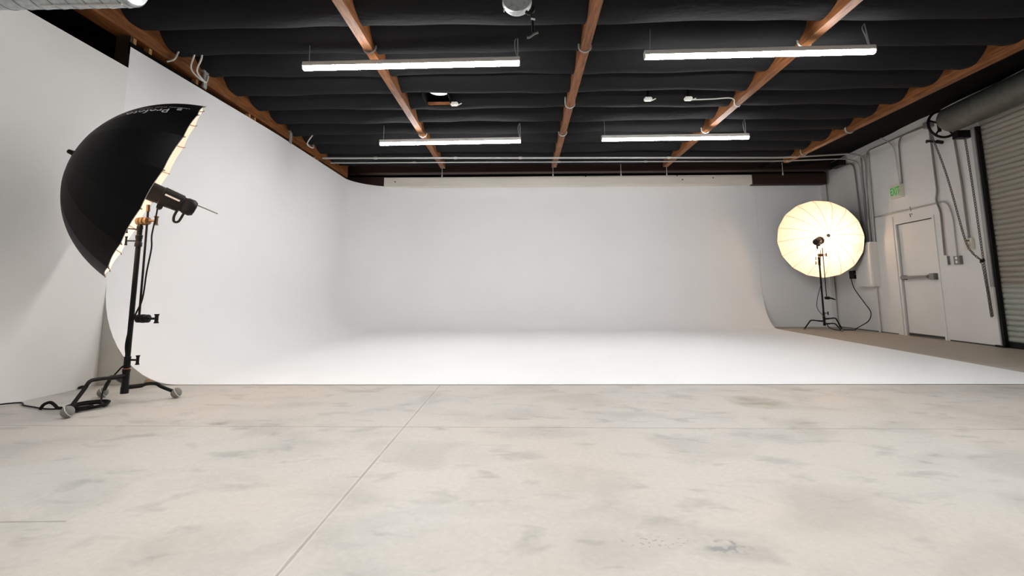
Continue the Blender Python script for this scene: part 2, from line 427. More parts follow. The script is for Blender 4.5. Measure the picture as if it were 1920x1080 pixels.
# ---- the white infinity cove
R = 1.26                        # plan radius of the vertical corner
A_, H_ = 0.76, 0.93             # width and height of the sweep where wall meets floor
path = []                       # (x, y, inward normal, top z)
ny = 14
for i in range(ny + 1):
    y = CY0 + (CY1 - R - CY0) * i / ny; path.append((XL, y, 1, 0, 3.37 + 0.075 * min(1, (y - CY0) / 3)))
for i in range(1, 15):
    a = (PI / 2) * i / 14
    path.append((XL + R - R * math.cos(a), CY1 - R + R * math.sin(a), math.cos(a), -math.sin(a), 3.445 + 0.055 * (i / 14)))
nb = 16; xb0 = XL + R
for i in range(1, nb + 1): path.append((xb0, CY1, 0, -1, 3.50 + 0.0 * i))
b = B(); secs = []; nc = 14
for idx, (x, y, nx_, ny_, zt) in enumerate(path):
    i_b = idx - (len(path) - 1 - nb)
    prof = [(0, zt), (0, (zt + H_) / 2)]
    for k in range(nc + 1):
        a = (PI / 2) * k / nc; prof.append((A_ * (1 - math.cos(a)), H_ * (1 - math.sin(a)) + 0.004))
    row = []
    for d, z in prof:
        px, py = x + nx_ * d, y + ny_ * d
        if i_b > 0: px = xb0 + (cyc_edge(py) - xb0) * i_b / nb
        row.append(b.verts.new((px, py, z)))
    secs.append(row)
for r0, r1 in zip(secs, secs[1:]):
    for k in range(len(r0) - 1): b.faces.new((r0[k], r1[k], r1[k + 1], r0[k + 1]))
foot = [r[-1] for r in secs]
# flat floor: strips from each foot point to matching points along the front / right edges
e0 = b.verts.new((cyc_edge(CY0), CY0, 0.004))
last = foot[-1]
b.faces.new(foot + [e0])
cyc = obj('infinity_cove', b, M['cyc'], smooth=False)
for f in cyc.data.polygons: f.use_smooth = len(f.vertices) == 4
tag(cyc, 'white curved infinity cove sweeping from its walls into the glossy white floor', 'photo backdrop')
# grey raw end of the cove on the left (facing the photographer) and at the right rear
b = B()
pts = [(XL + A_ * (1 - math.cos(a)), H_ * (1 - math.sin(a)) + 0.003) for a in [(PI / 2) * k / 24 for k in range(25)]]
pts = [(x, z * 1.0) for x, z in pts]
front = [b.verts.new((x, CY0 - 0.001, z)) for x, z in pts]; c0 = b.verts.new((XL - 0.001, CY0 - 0.001, 0.001))
b.faces.new([c0] + front[::-1])
obj('cove_end_panel', b, M['endcap'], cyc)
b = B()
pts = [(CY1 - A_ * (1 - math.cos(a)), H_ * (1 - math.sin(a)) + 0.003) for a in [(PI / 2) * k / 24 for k in range(25)]]
fr = [b.verts.new((cyc_edge(y) + .001, y, z)) for y, z in pts]; c0 = b.verts.new((cyc_edge(CY1) + .001, CY1, 0.001))
b.faces.new([c0] + fr); obj('cove_end_panel', b, M['endcap'], cyc)
b = B(); box(b, XL - 0.02, XL - 0.001, CY0, CY1 - R, 3.30, 3.42); obj('cove_rim', b, M['blackout'], cyc)

# header boards over the cove
b = B(); box(b, -3.40, 5.70, CY1 - 0.2, CY1 - 0.03, 3.465, 3.70, 0.004)
o = obj('header_board', b, M['board']); tag(o, 'long cream painted header board along the top of the back wall', 'board')
for x, z in ((-3.12, 3.59), (1.62, 3.69), (3.87, 3.69), (4.75, 3.63), (4.0, 3.59)):
    b = B(); lathe(b, (x, CY1 - 0.2, z), (0, -1, 0), [(0, .017), (.004, .014)], 12); obj('bolt_hole', b, M['dark_print'], o)
b = B(); box(b, 5.71, 7.50, CY1 - 0.22, CY1 - 0.03, 3.455, 3.72)
tag(obj('header_board', b, M['darkwood']), 'dark brown unpainted header board beside the right rear corner', 'board')
b = B(); box(b, -4.4, -3.41, CY1 - 0.19, CY1 - 0.03, 3.50, 3.72)
tag(obj('header_board', b, M['darkwood']), 'short dark brown header board in the left rear corner', 'board')
b = B()
ring = []
for i in range(7):
    a = math.radians(38 + i * 6); ring.append((XL + R - (R - .02) * math.cos(a), CY1 - R + (R - .02) * math.sin(a)))
for (x0, y0), (x1, y1) in zip(ring, ring[1:]):
    vs = [b.verts.new((x, y, z)) for z in (3.40, 3.56) for (x, y) in ((x0, y0), (x1, y1), (x1 + .02, y1 - .03), (x0 + .02, y0 - .03))]
    for f in ((0, 1, 2, 3), (4, 7, 6, 5), (0, 4, 5, 1), (1, 5, 6, 2), (2, 6, 7, 3), (3, 7, 4, 0)): b.faces.new([vs[k] for k in f])
b.free()

# ---- beams
names = ['brown wooden ceiling beam just above the left white wall', 'brown wooden ceiling beam crossing behind the left pair of tube lights',
         'brown wooden ceiling beam running down the middle of the ceiling', 'brown wooden ceiling beam crossing behind the right pair of tube lights',
         'orange brown wooden ceiling beam nearest the right wall and shutter']
for x, lab, yend, hw in zip(BEAMX, names, (11.2, 10.64, 10.64, 10.66, 10.4), (.09, .05, .05, .052, .052)):
    b = B(); z0 = 3.56 if x > -4 else 3.50
    n = 40
    prev = None
    for i in range(n + 1):
        y = -7.9 + (yend + 7.9) * i / n
        if i == n: y = yend
        dz = 0.0
        ring = [b.verts.new((x + sx * hw, y, z)) for sx, z in ((-1, z0 + dz), (1, z0 + dz), (1, 3.95), (-1, 3.95))]
        if prev:
            for k in range(4): b.faces.new((prev[k], prev[(k + 1) % 4], ring[(k + 1) % 4], ring[k]))
        else: b.faces.new(ring)
        prev = ring
    b.faces.new(prev[::-1])
    bmesh.ops.recalc_face_normals(b, faces=b.faces)
    tag(obj('wooden_beam', b, M['wood']), lab, 'beam')
b = B(); box(b, -5.0, 7.36, 11.60, 11.76, 3.705, 4.3); box(b, -5.0, 7.36, 11.57, 11.79, 3.70, 3.74)
tag(obj('wooden_girder', b, M['darkwood']), 'dark reddish girder across the back carrying the beam ends', 'girder')
# hanger rods below the beam ends
hr = [(-1.73, 3.56, 3.47, 'thin hanger rod under the rear end of the left middle beam'), (0.72, 3.56, 3.45, 'thin hanger rod under the rear end of the centre beam'),
      (2.21, 3.62, 3.45, 'thin hanger rod between the centre beam and the right middle beam'), (3.21, 3.56, 3.45, 'thin hanger rod under the rear end of the right middle beam'),
      (5.73, 3.60, 3.45, 'thin hanger rod under the rear end of the beam nearest the shutter')]
for x, zt, zb, lab in hr:
    b = B(); tube(b, [(x, 10.69, zt + .04), (x, 10.69, 3.42)], 0.006, 6); tube(b, [(x, 10.69, 3.42), (x, 10.69, 3.36)], 0.014, 8)
    tag(obj('hanger_rod', b, M['conduit']), lab, 'rod')

# wooden studs peeping over the left cove wall
b = B(); box(b, -4.17, -4.02, CY0 + 0.012, CY0 + 0.03, 3.0, 3.66); b2 = obj('plywood_panel', b, M['studdark'])
tag(b2, 'dark plywood panel closing the step in the top of the left wall', 'panel')
sl = [(4.83, 'pine stud end at the step in the left wall top'), (5.05, 'pine stud end just behind the step in the left wall top'),
      (5.84, 'pine stud end in front of the grey strap on the left wall'), (6.00, 'pine stud end behind the grey strap on the left wall'),
      (7.05, 'front stud end of the middle pair on the left wall top'), (7.20, 'rear stud end of the middle pair on the left wall top'),
      (9.42, 'front stud end of the last pair before the corner curve'), (9.56, 'rear stud end of the last pair before the corner curve')]
for y, lab in sl:
    b = B(); box(b, -4.09, -4.03, y - 0.02, y + 0.02, 3.20, 3.60)
    tag(obj('wall_stud', b, M['stud']), lab, 'stud', 'stud ends above the left wall')
for y, lab in ((5.92, 'grey metal strap on the left beam beside the nearer cable loop'), (8.28, 'grey metal strap on the left beam near the rear pipes'), (9.0, 'small grey box on the left beam beside the rear cable loop')):
    b = B(); zz = 3.28 if y < 9 else 3.6
    box(b, -4.00, -3.98, y - 0.035, y + 0.035, zz + .15, 3.72); box(b, -4.03, -3.975, y - 0.05, y + 0.05, 3.62, 3.73)
    tag(obj('metal_strap', b, M['conduit']), lab, 'strap')

# ---- cables looped under the beams
def loop_under(x, hw, y, lab, r=0.011, dy=0.0, full=True):
    b = B()
    p = [(x - hw - .02, y + dy, 3.74), (x - hw - .02, y + dy * .4, 3.66), (x - hw - .012, y, 3.58), (x - hw * .4, y, 3.545), (x + hw * .4, y, 3.545), (x + hw + .012, y, 3.58), (x + hw + .02, y - dy * .4, 3.64), (x + hw + .03, y - dy, 3.72)]
    tube(b, smooth_path(p, 5), r, 8)
    tag(obj('cable_loop', b, M['conduit']), lab, 'cable', 'grey cables looped under the beams')
loop_under(0.74, .05, 5.32, 'grey cable looped under the centre beam between the front lights', dy=-.04)
loop_under(0.74, .05, 7.04, 'grey cable looped under the middle of the centre beam', dy=-.06)
loop_under(0.74, .05, 8.36, 'grey cable looped under the centre beam level with the rear lights')
loop_under(-1.70, .05, 5.28, 'grey cable looped under the left middle beam above the front light', dy=-.04)
loop_under(-1.70, .05, 8.36, 'grey cable looped under the left middle beam by the rear light')
loop_under(3.18, .052, 5.28, 'grey cable looped under the right middle beam at the front light', dy=.05)
loop_under(3.18, .052, 8.28, 'grey cable looped under the right middle beam at the rear light', dy=-.04)
loop_under(5.66, .052, 8.34, 'grey cable looped under the beam nearest the shutter', dy=-.03, r=.014)
loop_under(5.66, .052, 9.72, 'pale cable pair looped under the rear of the beam nearest the shutter', dy=-.02)
for (p, lab) in (([(-3.92, 5.36, 3.70), (-3.94, 5.34, 3.6), (-3.97, 5.33, 3.52), (-4.03, 5.3, 3.48)], 'short grey cable curling down the left beam'),
                 ([(-3.70, 5.32, 3.72), (-3.80, 5.42, 3.62), (-3.92, 5.55, 3.52), (-3.93, 5.70, 3.47), (-3.96, 5.9, 3.50), (-3.97, 5.95, 3.6)], 'white cable loop hanging beside the grey strap on the left'),
                 ([(-3.68, 5.36, 3.72), (-3.74, 5.46, 3.60), (-3.88, 5.60, 3.51), (-3.90, 5.74, 3.46), (-3.96, 5.9, 3.49)], 'inner white cable loop hanging beside the grey strap on the left'),
                 ([(-3.66, 8.5, 3.70), (-3.80, 8.6, 3.6), (-3.9, 8.75, 3.55), (-3.86, 8.9, 3.53), (-3.9, 9.0, 3.62)], 'white cable loop near the rear of the left beam')):
    b = B(); tube(b, smooth_path(p, 6), 0.010, 8); tag(obj('cable_loop', b, M['conduit_white']), lab, 'cable')

# ---- pipes across the back
def pipe(name, pts, r, mat, lab, cat='conduit', group=None, parent=None, n=6, seg=10, sm=True, clips=()):
    b = B(); tube(b, smooth_path(pts, n) if sm else pts, r, seg)
    for c in clips: lathe(b, V(c) - V((.03, 0, 0)), (1, 0, 0), [(0, r * 1.5), (.06, r * 1.5)], 12)
    o = obj(name, b, mat, parent, smooth=True)
    if lab: tag(o, lab, cat, group)
    return o
def straightish(pts, rad=0.12):       # polyline with rounded corners
    pts = [V(p) for p in pts]; out = [pts[0]]
    for a, c, e in zip(pts, pts[1:], pts[2:]):
        d0 = (a - c); d1 = (e - c); r = min(rad, d0.length / 2.1, d1.length / 2.1); d0.normalize(); d1.normalize()
        for k in range(7):
            t = k / 6; p0 = c + d0 * r; p1 = c + d1 * r
            out.append(p0 * (1 - t) ** 2 + c * 2 * t * (1 - t) + p1 * t * t)
    out.append(pts[-1]); return out
PZ = 3.53
pipe('conduit', straightish([(-3.96, 9.60, PZ), (5.2, 9.86, PZ), (6.9, 10.15, 3.68), RW(10.55, 3.72, .05), RW(10.62, 2.4, .05), RW(10.62, 1.87, .05)], .22), .019, M['conduit'],
     'upper grey pipe across the back of the ceiling bending down the right wall', sm=False, clips=[(-2.9, 9.63, PZ), (-1.3, 9.675, PZ), (0.0, 9.71, PZ), (3.0, 9.80, PZ)])
pipe('conduit', straightish([(-3.93, 9.95, PZ - .005), (5.3, 10.12, PZ), (6.9, 10.36, 3.63), RW(10.72, 3.64, .05), RW(10.74, 2.4, .05), RW(10.72, 1.87, .05)], .2), .014, M['conduit'],
     'lower grey pipe across the back of the ceiling bending down the right wall', sm=False, clips=[(-2.2, 9.98, PZ), (0.8, 10.035, PZ), (2.6, 10.07, PZ)])
pipe('conduit', straightish([RW(11.6, 3.74, .04), RW(10.95, 3.70, .04), RW(10.88, 2.3, .04), RW(10.84, 1.87, .04)], .2), .016, M['conduit_dark'],
     'dark vertical conduit nearest the corner above the electrical panel', sm=False)
pipe('conduit', straightish([RW(10.44, 3.80, .035), RW(10.47, 2.5, .035), RW(10.50, 1.87, .035)], .1), .019, M['conduit'],
     'pale vertical conduit at the door side of the pipe bundle above the panel', sm=False)
pipe('conduit', straightish([RW(10.58, 3.75, .09), RW(10.60, 2.4, .09), RW(10.66, 2.15, .06), RW(10.66, 1.87, .06)], .1), .015, M['conduit_dark'],
     'dark conduit with a kink in the middle of the pipe bundle above the panel', sm=False)
pipe('conduit', straightish([RW(10.46, 3.70, .03), RW(10.38, 3.81, .05), RW(8.72, 3.79, .05)], .12), .012, M['conduit_dark'],
     'thin dark conduit running along the top of the right wall', sm=False)
pipe('conduit', straightish([RW(8.72, 3.77, .05), RW(9.43, 3.80, .05), RW(9.46, 3.4, .04), RW(9.47, 2.90, .04)], .2), .014, M['conduit_dark'],
     'dark conduit dropping from the wall top to the exit sign', sm=False)
pipe('conduit', straightish([RW(9.95, 4.0, .12), RW(9.62, 3.70, .03), RW(9.56, 2.9, .03)], .15), .010, M['conduit_white'],
     'white conduit dropping beside the dark one to the exit sign', sm=False)
pipe('conduit', straightish([RW(8.63, 3.72, .04), RW(8.62, 2.56, .04), RW(8.68, 2.42, .04), RW(8.60, 2.22, .04), RW(8.62, 1.45, .04)], .08), .017, M['conduit_dark'],
     'grey kinked conduit dropping to the white switch box right of the door', sm=False)
pipe('conduit', straightish([RW(10.42, 2.38, .03), RW(8.45, 2.365, .03), RW(8.36, 2.1, .03), RW(8.37, 1.42, .03)], .2), .0115, M['conduit'],
     'thin conduit crossing over the door and bending down to the outlet', sm=False)
pipe('conduit', straightish([RW(8.12, 3.39, .04), RW(8.08, 2.62, .04), RW(8.07, 1.69, .04)], .1), .017, M['conduit_dark'],
     'grey conduit dropping behind the chain to the keypad', sm=False)
pipe('conduit', [RW(10.58, 0.94, .05), RW(10.58, 0.0, .05)], .022, M['conduit_white'], 'white painted conduit from the electrical panel down to the floor', sm=False)

# ---- tube lights
def tube_light(x0, x1, y, dy, lab, rods, dm='tube', watts=TUBE_W, spread=SPREAD):
    t = thing('tube_light', lab, 'ceiling light', ((x0 + x1) / 2, y, 3.39), 'hanging tube lights')
    z = 3.39; a = math.atan2(dy, x1 - x0)
    def P(x, oy, oz): return V((x, y + dy * (x - x0) / (x1 - x0) + oy, z + oz))
    def bar(bm, xa, xb, prof):
        r0 = [bm.verts.new(P(xa, oy, oz)) for oy, oz in prof]; r1 = [bm.verts.new(P(xb, oy, oz)) for oy, oz in prof]
        n = len(prof)
        for k in range(n): bm.faces.new((r0[k], r0[(k + 1) % n], r1[(k + 1) % n], r1[k]))
        bm.faces.new(r0[::-1]); bm.faces.new(r1)
        bmesh.ops.recalc_face_normals(bm, faces=bm.faces)
    mid = (x0 + x1) / 2
    b = B(); bar(b, x0, x1, [(-.036, .004), (-.036, .05), (-.02, .062), (.02, .062), (.036, .05), (.036, .004)])
    obj('housing', b, M['fixture'], t)
    for xa, xb in ((x0 + .006, mid - .006), (mid + .006, x1 - .006)):
        b = B(); bar(b, xa, xb, [(-.034, .004), (-.036, -.012), (-.030, -.028), (0, -.033), (.030, -.028), (.036, -.012), (.034, .004)])
        obj('diffuser', b, M[dm], t)
    b = B(); bar(b, mid - .006, mid + .006, [(-.036, .015), (-.038, -.005), (-.027, -.032), (0, -.038), (.027, -.032), (.038, -.005), (.036, .015)]); obj('joint_cover', b, M['fixture'], t)
    for xe in (x0, x1):
        b = B(); bar(b, xe - .004, xe + .004, [(-.036, .05), (-.038, -.005), (-.027, -.032), (0, -.038), (.027, -.032), (.038, -.005), (.036, .05)]); obj('end_cap', b, M['fixture'], t)
    l = bpy.data.lights.new('tube_lamp', 'AREA'); l.shape = 'RECTANGLE'; l.size = x1 - x0 - .04; l.size_y = .07; l.energy = watts; l.spread = math.radians(spread)
    l.color = (1.0, .99, .975)
    lo = bpy.data.objects.new('tube_lamp', l); COL.objects.link(lo); lo.parent = t; lo.location = V((0, dy / 2, -.037)); lo.rotation_euler = (0, 0, a)
    for xr, dxt, k in rods:
        b = B(); p = P(xr, 0, .06)
        if k == 'wire': tube(b, [p, p + V((dxt, 0, 3.70 - p.z))], .0035, 6)
        else:
            tube(b, [p, p + V((dxt, 0, 3.69 - p.z))], .007, 8); tube(b, smooth_path([p + V((-.01, 0, 0)), p + V((-.03, 0, .1)), p + V((dxt - .03, 0, .2)), p + V((dxt, 0, .25))], 4), .006, 6)
        obj('hanger', b, M['conduit'], t)
tube_light(-2.45, 0.0, 5.30, -.06, 'near left hanging tube light in front of the square hatch', [(-2.39, 0, 'wire'), (-.02, 0, 'cord')])
tube_light(1.36, 3.78, 5.13, -.06, 'near right hanging tube light crossing the right middle beam', [(1.42, 0.01, 'wire'), (3.74, -.03, 'cord')])
tube_light(-2.40, 0.01, 8.20, -.07, 'far left hanging tube light over the white cove', [(-2.34, 0, 'wire'), (0.0, 0, 'cord')])
tube_light(1.37, 3.79, 8.08, -.04, 'far right hanging tube light over the white cove', [(1.42, 0, 'wire'), (3.75, 0, 'cord')])
# unseen tube fittings added behind the photographer to brighten the foreground floor
for x0, y in ((-2.45, 2.2), (1.36, 2.2), (-2.45, -0.9), (1.36, -0.9)):
    tube_light(x0, x0 + 2.44, y, -.05, '%s hanging tube light of the %s row, added outside the frame for fill light' % ('left' if x0 < 0 else 'right', 'overhead' if y > 0 else 'rearmost'), [(x0 + .05, 0, 'wire'), (x0 + 2.4, 0, 'cord')], 'tube_dim', 37.0, 126)

# ---- hatch in the cloth with a vent lens inside
b = B()
x0, x1, y0, y1 = HATCH
box(b, x0 - .01, x0 + .005, y0, y1, 3.62, 4.0); box(b, x1 - .005, x1 + .01, y0, y1, 3.62, 4.0)
box(b, x0, x1, y0 - .01, y0 + .005, 3.70, 4.0); box(b, x0, x1, y0, y1, 4.0, 4.01)
th = thing('ceiling_hatch', 'square open hatch with brown rim cut in the black ceiling cloth', 'hatch', ((x0 + x1) / 2, (y0 + y1) / 2, 3.8))
obj('shaft', b, M['blackout'], th)
b = B(); box(b, x0 - .02, x1 + .02, y1 - .02, y1 + .015, 3.63, 3.675); obj('rim', b, M['wood'], th)
b = B(); lathe(b, ((x0 + x1) / 2 + .02, y0 + .25, 3.78), (0, 0, -1), [(0, .14), (.02, .14), (.035, .10), (.04, 0)], 24); obj('vent_lens', b, M['skylight'], th)
for x, y, lab, dx in ((-0.97, 7.03, 'white sensor box on the ceiling cloth beside the square hatch', .05), (1.86, 6.93, 'left white sensor box on the ceiling right of the centre beam', .05),
                  (2.44, 6.93, 'right white sensor box on the ceiling, wired to the right middle beam', .05)):
    t = thing('sensor_box', lab, 'sensor', (x, y, 3.6))
    zf = fab_z(x, y)
    b = B(); box(b, x - .055, x + .055, y - .04, y + .04, 3.595, 3.645, .012); obj('cover', b, M['white_plastic'], t)
    b = B(); tube(b, [(x, y, 3.64), (x, y, max(3.66, zf + .02))], .015, 8); obj('mounting_stem', b, M['blackout'], t)
    b = B(); tube(b, [(x + .05, y, 3.60), (x + .11, y - .01, 3.625)], .008, 6); obj('cable_stub', b, M['conduit_white'], t)
pipe('sensor_cable', [(2.5, 6.93, 3.605), (2.8, 6.92, 3.61), (3.0, 6.90, 3.615), (3.09, 6.92, 3.60), (3.115, 6.97, 3.56), (3.15, 7.02, 3.545), (3.22, 7.06, 3.545), (3.26, 7.1, 3.6)], .008, M['conduit_white'],
     'white cable from the right sensor box looping under the right middle beam', 'cable')

# ---- cord reel hanging at the top centre
c = V((-0.02, 4.135, 3.45)); RS = .861
t = thing('cord_reel', 'round galvanised cord reel hanging at the top centre of the ceiling', 'cord reel', c)
def cr(x, y, z): return c + V((x, y, z)) * RS
b = B(); lathe(b, c, (0, -1, 0), [(d * RS, r_ * RS) for d, r_ in [(-.07, .02), (-.07, .15), (-.055, .155), (-.03, .15), (.0, .15), (.03, .155), (.035, .150), (.035, .145), (.028, .14), (.028, .03), (.045, .028), (.045, 0)]], 40); obj('drum', b, M['galv'], t, smooth=True)
b = B(); lathe(b, c, (0, -1, 0), [(.038, .016), (.043, .014), (.045, 0)], 16); obj('hub_bolt', b, M['dark_print'], t)
b = B(); box(b, c.x + .055, c.x + .063, c.y - .03, c.y - .024, c.z + .0, c.z + .06); obj('slot', b, M['dark_print'], t)
b = B(); tube(b, [cr(0, .02, .1), cr(0, .02, .22)], .02, 8); obj('ceiling_mount', b, M['black_metal'], t)
b = B(); tube(b, smooth_path([cr(.09, 0, -.14), cr(.13, 0, -.16), cr(.165, 0, -.13), cr(.16, 0, -.09)], 5), .016, 8); obj('guide_arm', b, M['black_metal'], t)
b = B(); tube(b, [cr(-.13, 0, -.1), cr(-.135, 0, -.14)], .006, 6); obj('latch', b, M['white_plastic'], t)
b = B(); tube(b, smooth_path([cr(.145, 0, -.15), cr(.155, 0, -.22), cr(.165, 0, -.30), cr(.17, 0, -.38)], 5), .007, 8); obj('cord', b, M['rubber'], t)
b = B(); tube(b, [cr(.145, -.01, -.222), cr(.185, -.01, -.235)], .009, 8); obj('cord_tag', b, M['white_plastic'], t)
b = B(); tube(b, [cr(.16, 0, -.26), cr(.165, 0, -.37)], .013, 8); obj('connector', b, M['black_plastic'], t)
b = B(); tube(b, smooth_path([cr(.10, 0, -.425), cr(.13, 0, -.42), cr(.18, 0, -.385), cr(.215, 0, -.37)], 4), .011, 8); obj('cord_stop', b, M['conduit_dark'], t)

# ---- spiral duct top left
c0, c1, rd = V((-5.15, 3.42, 3.20)), V((-2.93, 3.42, 3.21)), .20
b = B(); pr = []
L_ = (c1 - c0).length
n = 120
for i in range(n + 1):
    d = L_ * i / n; pr.append((d, rd))
lathe(b, c0, c1 - c0, [(0, rd)] + pr[1:-1] + [(L_ - .03, rd), (L_, rd - .015), (L_ + .02, rd - .07), (L_ + .025, 0)], 40)
t = thing('spiral_duct', 'shiny galvanised spiral duct crossing the upper left corner', 'duct', c0)
obj('duct_body', b, M['galv'], t, smooth=True)
b = B(); ax = (c1 - c0).normalized(); u, v_ = frame_of(ax); hp = []
turns = 17
for i in range(turns * 28):
    f = i / (turns * 28 - 1); a = 2 * PI * turns * f
    hp.append(c0 + ax * (L_ - .03) * f + (u * math.cos(a) + v_ * math.sin(a)) * (rd + .001))
tube(b, hp, .004, 5); obj('spiral_seam', b, simple('seam_steel', (0.25, 0.26, 0.26), .5, metal=.6), t)
pipe('hanger_rail', [(-3.60, 3.42, 3.005), (-2.98, 3.42, 3.005)], .008, M['conduit_white'], 'thin white rod running just below the spiral duct', 'rod', sm=False)

# ================================================================== RIGHT WALL THINGS
# emergency exit door
d = B(); wbox(d, DY0 + .01, DY1 - .01, 0.05, DZ - .012, -.075, -.03); dm = struct('door_1', d, M['wall'], auto=True)
b = B(); wbox(b, DY0 + .01, DY1 - .01, 0.012, 0.055, -.075, -.024); obj('door_sweep', b, M['threshold'], dm, auto=True)
b = B()
for (a0, a1, z0, z1) in ((DY1, DY1 + .045, 0, DZ + .045), (DY0 - .045, DY0, 0, DZ + .045), (DY0, DY1, DZ, DZ + .045)): wbox(b, a0, a1, z0, z1, -.08, .018)
for (a0, a1, z0, z1) in ((DY1 + .07, DY1 + .22, 0, DZ + .16),): wbox(b, a0, a1, z0, z1, 0, .022)
obj('door_frame', b, M['wall'], dm, auto=True)
b = B(); wbox(b, 9.02, 9.80, 1.075, 1.125, .01, .05); wbox(b, 9.0, 9.1, 1.06, 1.14, -.03, .035); wbox(b, 9.72, 9.80, 1.06, 1.14, -.03, .035)
pb = obj('push_bar', b, M['brush_steel'], dm, auto=True)
b = B(); wbox(b, 8.90, 9.00, 1.045, 1.155, -.03, .07); obj('latch_case', b, M['brush_steel'], pb, auto=True)
b = B(); wbox(b, 9.02, 9.10, 1.08, 1.12, .0505, .053); obj('bar_tip', b, M['dark_print'], pb, auto=True)
b = B(); tube(b, [RW(9.35, 2.28, .0), RW(9.35, 2.28, .05), RW(9.33, 2.22, .05)], .008, 6); tube(b, [RW(9.35, 2.42, .03), RW(9.30, 2.33, .05)], .006, 6)
tag(obj('wall_hook', b, M['conduit_dark']), 'small metal hook on the wall above the exit door', 'hook')
# exit sign
t = thing('exit_sign', 'illuminated green letter exit sign high above the white door', 'exit sign', RW(9.64, 2.77))
b = B(); wbox(b, 9.50, 9.80, 2.645, 2.895, 0, .07); bmesh.ops.bevel(b, geom=b.edges[:], offset=.006, segments=2, affect='EDGES'); obj('housing', b, M['beige_plastic'], t, auto=True)
b = B(); wbox(b, 9.515, 9.785, 2.66, 2.88, .07, .073); obj('face_plate', b, M['exit_face'], t, auto=True)
def on_wall(yc, zc, off): return lambda x, y: RW(yc - x * .62, zc + y, off)
obj('letters', text_bm('EXIT', .215, on_wall(9.65, 2.772, .0755), bold=.004), M['green'], t)
b = B()
for s in (1, -1):
    yc = 9.65 + s * .128
    vs = [b.verts.new(RW(yc - s * .012, 2.805, .0755)), b.verts.new(RW(yc - s * .0, 2.805, .0755)), b.verts.new(RW(yc + s * .014, 2.772, .0755)), b.verts.new(RW(yc, 2.739, .0755)), b.verts.new(RW(yc - s * .012, 2.739, .0755)), b.verts.new(RW(yc, 2.772, .0755))]
    b.faces.new(vs); obj('chevron', b, M['green'], t); b = B()
b.free()
# electrical panel
t = thing('electrical_panel', 'tall painted electrical panel on the right wall behind the glowing umbrella', 'electrical panel', RW(10.7, .94))
b = B(); wbox(b, 10.47, 11.06, .94, 1.87, 0, .15); obj('cabinet', b, M['wall'], t, auto=True)
b = B(); wbox(b, 10.49, 11.04, .97, 1.84, .15, .160); obj('panel_door', b, M['wall'], t, auto=True)
t = thing('disconnect_switch', 'small black switch box by the rear corner beside the panel', 'switch', RW(11.3, 1.2))
b = B(); wbox(b, 11.22, 11.42, 1.12, 1.30, 0, .10); obj('switch_body', b, M['black_plastic'], t, auto=True)
b = B(); tube(b, [RW(11.25, 1.22, .09), RW(11.06, 1.22, .10)], .008, 6); obj('lever', b, M['conduit_dark'], t)
t = thing('disconnect_switch', 'black switch box half hidden behind the umbrella rim above the lower one', 'switch', RW(11.2, 1.55))
b = B(); wbox(b, 11.10, 11.30, 1.53, 1.60, 0, .09); obj('switch_body', b, M['black_plastic'], t, auto=True)
# junction box, brackets
b = B(); wbox(b, 8.56, 8.72, 3.72, 3.83, 0, .09); bmesh.ops.bevel(b, geom=b.edges[:], offset=.008, segments=1, affect='EDGES')
tag(obj('junction_box', b, M['conduit_dark'], auto=True), 'grey junction box at the wall top beside the chain wheel', 'junction box')
b = B(); tube(b, [RW(8.76, 3.49, .02), RW(8.64, 3.48, .10), RW(8.30, 3.36, .18)], .020, 8); tube(b, [RW(8.28, 3.36, .20), RW(8.30, 3.35, .1)], .032, 8)
tag(obj('wall_bracket', b, M['black_metal']), 'black rod bracket sticking out below the chain wheel', 'bracket')
b = B(); wbox(b, 8.42, 8.47, 3.58, 3.76, .0, .03)
tag(obj('wall_bracket', b, M['black_metal'], auto=True), 'short upright black bar beside the junction box', 'bracket')
t = thing('mounted_box', 'dark rectangular box fixed high in the right rear corner', 'box', RW(11.4, 3.8))
b = B(); wbox(b, 11.22, 11.62, 3.72, 3.86, .06, .20); obj('box_body', b, M['black_plastic'], t, auto=True)
b = B(); wbox(b, 11.38, 11.46, 3.76, 3.82, .0, .07); obj('wall_mount', b, M['conduit_dark'], t, auto=True)
# switch, outlet, keypad
t = thing('switch_box', 'white plated switch box on the wall right of the door', 'switch', RW(8.64, 1.36))
b = B(); wbox(b, 8.57, 8.68, 1.29, 1.43, 0, .05); obj('back_box', b, M['conduit_dark'], t, auto=True)
b = B(); wbox(b, 8.565, 8.685, 1.285, 1.435, .05, .056); obj('cover_plate', b, M['white_plastic'], t, auto=True)
b = B(); wbox(b, 8.615, 8.635, 1.345, 1.375, .056, .068); obj('toggle', b, M['white_plastic'], t, auto=True)
t = thing('outlet_box', 'dark twin outlet box on the wall at the end of the bent conduit', 'outlet', RW(8.37, 1.35))
b = B(); wbox(b, 8.30, 8.43, 1.28, 1.42, 0, .05); obj('back_box', b, M['conduit_dark'], t, auto=True)
for dz in (.035, -.03):
    b = B(); lathe(b, RW(8.365, 1.35 + dz, .05), NW, [(0, .024), (.006, .024), (.006, 0)], 16); obj('socket', b, M['white_plastic'], t)
t = thing('keypad', 'cream wall keypad behind the crossing chain', 'keypad', RW(8.1, 1.6))
b = B(); wbox(b, 8.02, 8.19, 1.51, 1.69, 0, .05); bmesh.ops.bevel(b, geom=b.edges[:], offset=.008, segments=2, affect='EDGES'); obj('case', b, M['beige_plastic'], t, auto=True)
b = B(); wbox(b, 8.06, 8.13, 1.635, 1.66, .05, .052); obj('display', b, M['dark_print'], t, auto=True)
b = B()
for i in range(4):
    for j in range(3): wbox(b, 8.055 + i * .02, 8.067 + i * .02, 1.545 + j * .018, 1.555 + j * .018, .05, .0525)
obj('keys', b, M['conduit_dark'], t, auto=True)

